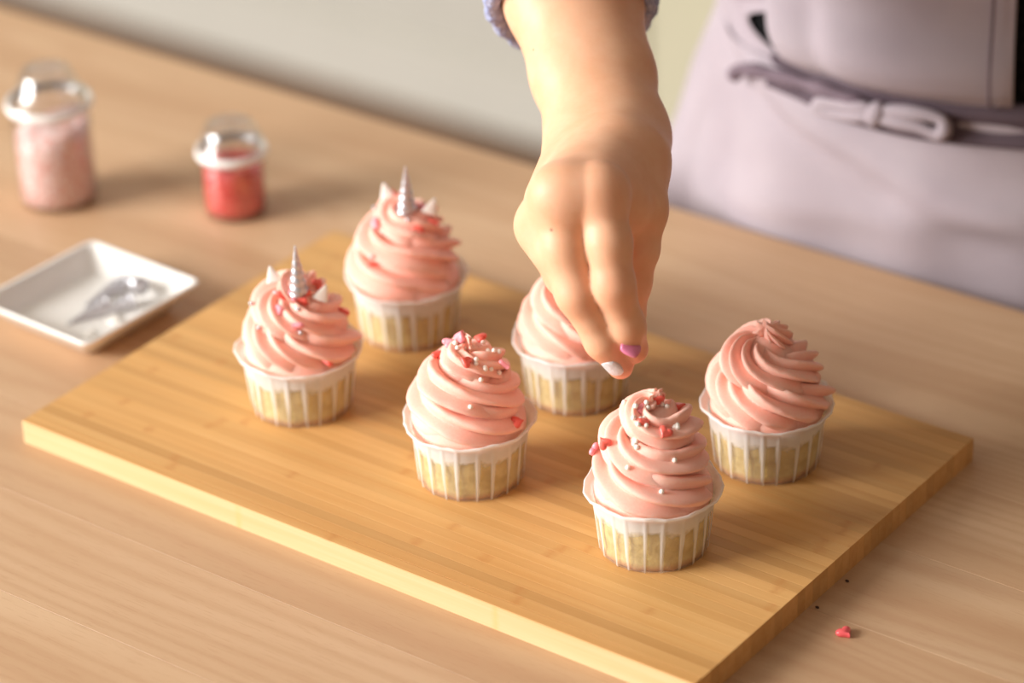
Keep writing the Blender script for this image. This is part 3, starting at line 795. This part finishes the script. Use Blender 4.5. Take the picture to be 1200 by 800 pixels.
def nail(approx, axis, L, Wd, rad, mat, label, face=None, lift=0):
    loc, nrm, _, _ = ABVH.find_nearest(Vector(approx))
    nrm = Vector(face).normalized() if face is not None else nrm; ax = Vector(axis); ax = (ax - nrm * ax.dot(nrm)).normalized(); sd = nrm.cross(ax)
    loc = loc + nrm * lift
    V = []; nr, nc = 13, 13
    for layer in (0, 1):
        for i in range(nr):
            for j in range(nc):
                a = -1 + 2 * i / (nr - 1); b = -1 + 2 * j / (nc - 1)
                # square to rounded outline
                x = a * math.sqrt(1 - b * b * .38); y = b * math.sqrt(1 - a * a * .32)
                yy = y * Wd / 2; edge = max(abs(a), abs(b))
                drop = rad - math.sqrt(max(1e-9, rad * rad - yy * yy))
                hgt = (.0007 if layer else -.0022) * (1 - .5 * edge ** 6) - drop - .0009 * max(0, x) ** 2
                V.append(loc + ax * (x * L / 2) + sd * yy + nrm * hgt)
    F = grid_faces(nr, nc, False, 0) + grid_faces(nr, nc, False, nr * nc)
    rim = [j for j in range(nc)] + [i * nc + nc - 1 for i in range(1, nr)] + [(nr - 1) * nc + j for j in range(nc - 2, -1, -1)] + [i * nc for i in range(nr - 2, 0, -1)]
    o_ = nr * nc
    for i in range(len(rim)):
        a, b = rim[i], rim[(i + 1) % len(rim)]; F.append((a, b, b + o_, a + o_))
    o = link('fingernail', V, F, mat, body); fix_normals(o)
    o.matrix_parent_inverse = Matrix.Identity(4); o['label'] = label
    return o
nail((.3427, .0886, 1.0253), (0.146, 0.319, -0.937), .0105, .0096, .0100, M['nailpink'], 'glossy pink nail of the index finger', -CF * .80 + CR * .35 + CU * .62, .0017)
nail((.3350, .0838, 1.0120), (0.350, 0.377, -0.857), .0120, .0085, .0080, M['nailglitter'], 'white glitter nail of the middle finger', None, .0003)


# ------------------------------------------------------------------ person: torso, clothes and apron
TOR = [(.45, .262, .580, .195, .138), (.80, .258, .574, .190, .134), (.90, .255, .571, .183, .128), (.95, .258, .568, .170, .121), (1.0, .262, .565, .154, .113),
       (1.05, .263, .563, .149, .110), (1.12, .263, .560, .152, .112), (1.22, .262, .560, .164, .122), (1.32, .262, .562, .176, .112), (1.39, .262, .565, .165, .085), (1.43, .262, .568, .095, .066), (1.47, .262, .568, .056, .056), (1.52, .262, .566, .054, .056)]
TA = np.array(TOR)
def tor(z):
    return [float(np.interp(z, TA[:, 0], TA[:, i])) for i in range(1, 5)]
def tp(ph, z, off):
    cx, cy, a, b = tor(z); s, c = math.sin(ph), math.cos(ph)
    nx, ny = s / a, -c / b; q = math.hypot(nx, ny)
    return (cx + a * s + off * nx / q, cy - b * c + off * ny / q, z)
def sheet(name, phr, zr, nph, nz, off, mat, thick=.0016, label=None):
    """a cloth panel wrapped on the torso, with thickness"""
    V = []
    for layer in (0, 1):
        for i in range(nz):
            for j in range(nph):
                u, v = j / (nph - 1), i / (nz - 1)
                z = zr[0] + (zr[1] - zr[0]) * v; p0 = phr[0](z) if callable(phr[0]) else phr[0]; p1 = phr[1](z) if callable(phr[1]) else phr[1]; ph = p0 + (p1 - p0) * u
                V.append(tp(ph, z, off(ph, z, u, v) - (thick if layer else 0)))
    o_ = nph * nz
    F = grid_faces(nz, nph, False) + [tuple(reversed(f)) for f in grid_faces(nz, nph, False, o_)]
    rim = list(range(nph)) + [i * nph + nph - 1 for i in range(1, nz)] + [(nz - 1) * nph + j for j in range(nph - 2, -1, -1)] + [i * nph for i in range(nz - 2, 0, -1)]
    for i in range(len(rim)):
        a, b = rim[i], rim[(i + 1) % len(rim)]; F.append((a, a + o_, b + o_, b))
    o = pl(link(name, V, F, mat, person)); fix_normals(o)
    if label: o['label'] = label
    return o
def g(x, c, s): return math.exp(-((x - c) / s) ** 2)

# jumper on the torso (black knit)
V = []; zs = np.linspace(.93, 1.47, 40); n = 64
for z in zs:
    for k in range(n): V.append(tp(2 * math.pi * k / n, float(z), .002 + .0012 * math.sin(60 * z + 3 * math.sin(2 * math.pi * k / n * 2))))
pl(link('jumper', V, grid_faces(len(zs), n), M['black'], person))['label'] = 'black knitted jumper body'
# trousers and shoes
mb = MB()
V = []; zs = np.linspace(.78, .975, 12)
for z in zs:
    for k in range(48): V.append(tp(2 * math.pi * k / 48, float(z), -.004))
F = grid_faces(12, 48); F.append(tuple(range(47, -1, -1))); mb.add((V, F))
for sx in (-1, 1):
    mb.add(tube([(.26 + sx * .095, .578, .86), (.26 + sx * .10, .580, .65), (.26 + sx * .10, .585, .48), (.26 + sx * .10, .60, .25), (.26 + sx * .10, .605, .07)], [.088, .078, .062, .056, .050], 20))
o = pl(link('trousers', mb.V, mb.F, M['trousers'], person))
for sx in (-1, 1):
    V, F = ball_mesh(1, 20, 14); V = [(.26 + sx * .10 + x * .045, .575 + y * .125, max(.0, .035 + z * .05)) for x, y, z in V]
    pl(link('shoe', V, F, M['shoe'], person))

def skirt_off(ph, z, u, v):
    d = .006
    lo_ = min(1, max(0, (1.0 - z) / .12))
    d += .0040 * lo_ * (math.sin(7 * ph + 4 * z) + .6 * math.sin(11 * ph - 9 * z + 1))
    d += .006 * g(ph, -.95, .16) * lo_ * .8 - .007 * g(ph, -.72, .12) * g(z, .905, .05)
    d += .005 * g(z + .05 * ph, .967, .011) - .004 * g(z + .06 * ph, .948, .010) + .004 * g(z - .03 * ph, .925, .012)          # soft drag folds under the waist
    d += .003 * g(ph, .25, .12) * g(z, .92, .03)
    return max(.003, d)
ap_ = sheet('apron_skirt', (-2.2, 2.2), (.46, 1.004), 150, 90, skirt_off, M['apron'])
def bib_off(ph, z, u, v):
    d = .009 + .002 * math.sin(5 * ph + 20 * z)
    d += .017 * g(z, 1.030, .022) * (.35 + .65 * g(ph, .1, .5))                               # blousing over the waistband
    d += .006 * g(u, .0, .10) * g(z, 1.05, .06)
    d -= .005 * g(u, .20, .07) * g(z, 1.035, .03)
    d *= .35 + .65 * min(1, max(0, (z - 1.004) / .012))
    return max(.005, d)
def bib_left(z): return -.26 - 3.4 * min(.09, max(0, z - 1.005))
bib = sheet('apron_bib', (bib_left, .60), (1.002, 1.30), 110, 80, bib_off, M['apron'], label='lilac-grey bib bloused over the waist tie')
def side_off(ph, z, u, v):
    return .006 + .003 * math.sin(8 * ph + 25 * z) * u - .003 * g(u, .93, .05)
sheet('apron_side', (-2.2, lambda z: -.20 - .42 * g(z, 1.022, .017)), (1.0, 1.16), 70, 48, side_off, M['apron'])
# stitched hem line of the bib's right edge
P = [tp(.60 - .085 + .0, z, bib_off(.515, z, 0, 0) + .0004) for z in np.linspace(1.008, 1.28, 40)]
V, F = tube(P, .0009, 6); pl(link('bib_hem', V, F, M['tie'], person))
def band_off(ph, z, u, v): return .0085 + .0022 * math.sin(2 * math.pi * v * 1.5 + 2 * ph) + .001 * math.sin(9 * ph)
sheet('waistband', (-.42, 2.2), (.984, 1.010), 110, 12, band_off, M['band_shade'])
def wp(pts, off):
    return [tp(ph, z, off + dz) for ph, z, dz in pts]
def smoothp(P, n):
    P = np.array(P); t = np.linspace(0, len(P) - 1, n); Q = np.stack([np.interp(t, range(len(P)), P[:, i]) for i in range(3)], 1)
    for _ in range(6): Q[1:-1] = (Q[:-2] + 2 * Q[1:-1] + Q[2:]) / 4
    return Q
Q = smoothp(wp([(-0.6018, 0.9847, 0.0000), (-0.5723, 0.9914, 0.0000), (-0.4758, 0.9962, 0.0000), (-0.3577, 0.9992, 0.0000), (-0.2290, 1.0013, 0.0000), (-0.1335, 1.0016, 0.0000), (-0.0253, 1.0006, 0.0000), (0.0609, 0.9982, 0.0000)], .013), 60)
V, F = tube(Q, [.0042 + .0006 * math.sin(i * .5) for i in range(60)], 12); pl(link('apron_tie', V, F, M['tie'], person))['label'] = 'twisted waist tie running to the bow'
Q = smoothp(wp([(0.1155, 0.9949, 0.0000), (0.1916, 0.9944, 0.0000), (0.2689, 0.9934, 0.0000), (0.3313, 0.9899, 0.0000), (0.3571, 0.9937, 0.0000), (0.3490, 0.9997, 0.0000), (0.3055, 1.0018, 0.0000), (0.2345, 1.0015, 0.0000), (0.1560, 1.0006, 0.0000), (0.1122, 0.9991, 0.0000)], .0145), 60); V, F = tube(Q, [.0042 + .0006 * math.sin(i * .3) for i in range(60)], 12)
pl(link('bow_loop', V, F, M['apron'], person))
Q = smoothp(wp([(0.0670, 0.9984, 0.0000), (0.0103, 0.9982, 0.0000), (-0.0554, 0.9960, 0.0000), (-0.1258, 0.9948, 0.0000), (-0.1467, 0.9910, 0.0000), (-0.0832, 0.9892, 0.0000), (0.0005, 0.9914, 0.0000), (0.0707, 0.9943, 0.0000)], .0145), 50); V, F = tube(Q, [.0038 + .0006 * math.sin(i * .3) for i in range(50)], 12)
pl(link('bow_loop', V, F, M['apron'], person))
kc = v3(*tp(0.0952, 0.9963, .015)); V, F = ball_mesh(1, 20, 14)
V = [(kc[0] + x * .0068 + z * .0015, kc[1] + y * .006, kc[2] + z * .0085) for x, y, z in V]; pl(link('knot', V, F, M['apron'], person))


# sleeve of the bare arm: rolled lilac cuff, shade inside painted by a black shell
def loft(rings, n=48):
    V = []
    for (c, a, b, wv) in rings:
        c, a, b = v3(*c), v3(*a), v3(*b)
        for k in range(n):
            t = 2 * math.pi * k / n; s = 1 + wv * (math.sin(3 * t + 1) * .5 + math.sin(7 * t) * .5)
            V.append(c + (a * math.cos(t) + b * math.sin(t)) * s)
    return V, grid_faces(len(rings), n)
cf = [v3(*p[:3]) for p in HP['cuff']]
cc = sum(cf) / 4; A = (cf[1] - cf[3]) / 2; B = (cf[0] - cf[2]) / 2
ad = v3(*HP['fore_l'][4][:3]) * .5 + v3(*HP['fore_r'][4][:3]) * .5 - (v3(*HP['fore_l'][2][:3]) + v3(*HP['fore_r'][2][:3])) / 2; ad /= np.linalg.norm(ad)
el = (v3(*HP['fore_l'][4][:3]) + v3(*HP['fore_r'][4][:3])) / 2
An = A / np.linalg.norm(A); Bn = B / np.linalg.norm(B)
rings_o = [(cc + ad * .002, A * .97, B * .97, .03), (cc - ad * .0015, A, B, .035), (cc + ad * .006, A * 1.03, B * 1.03, .03), (cc + ad * .020, A * 1.04, B * 1.04, .03), (cc + ad * .032, A * 1.03, B * 1.03, .03),
           (cc + ad * .036, An * .042, Bn * .042, .02), (cc + ad * .07, An * .046, Bn * .046, .03), (el, An * .053, Bn * .055, .02)]
up_ = v3(.10, .535, 1.385) - el; upn = up_ / np.linalg.norm(up_)
s1 = np.cross(upn, v3(1, 0, 0)); s1 /= np.linalg.norm(s1); s2 = np.cross(s1, upn)
rings_o += [(el + up_ * .25 + ad * .01, s2 * .056, s1 * .058, .02), (el + up_ * .6, s2 * .06, s1 * .062, .02), (el + up_ * 1.05, s2 * .062, s1 * .066, 0)]
sl = pl(link('sleeve', *loft(rings_o), M['lilac'], person)); sl['label'] = 'lilac-blue knitted sleeve with rolled cuff'
rings_i = [(cc + ad * .003, A * .93, B * .93, .03), (cc + ad * .04, An * .039, Bn * .039, .02), (cc + ad * .075, An * .041, Bn * .041, .02)]
kr = [cc + (A * math.cos(t) + B * math.sin(t)) * (1 + .02 * math.sin(3 * t)) for t in np.linspace(0, 2 * math.pi, 72, endpoint=False)]
kr += [kr[0]]
o = link('cuff_roll', *tube(kr, [.0048 + .0007 * math.sin(i * 1.7) for i in range(73)], 12), M['lilac'], sl); o.matrix_parent_inverse = Matrix.Identity(4)
o = link('sleeve_inner_shade', *loft(rings_i), M['black'], sl); o.matrix_parent_inverse = Matrix.Identity(4); o['label'] = 'black inner shell standing in for shade inside the cuff'
# other sleeve, hanging at the person's side
V, F = tube([(.405, .565, 1.37), (.455, .57, 1.27), (.475, .575, 1.12), (.470, .55, 1.0), (.455, .53, .93)], [.058, .054, .047, .042, .040], 24)
pl(link('sleeve', V, F, M['black'], person))['label'] = 'black knitted sleeve at the side'
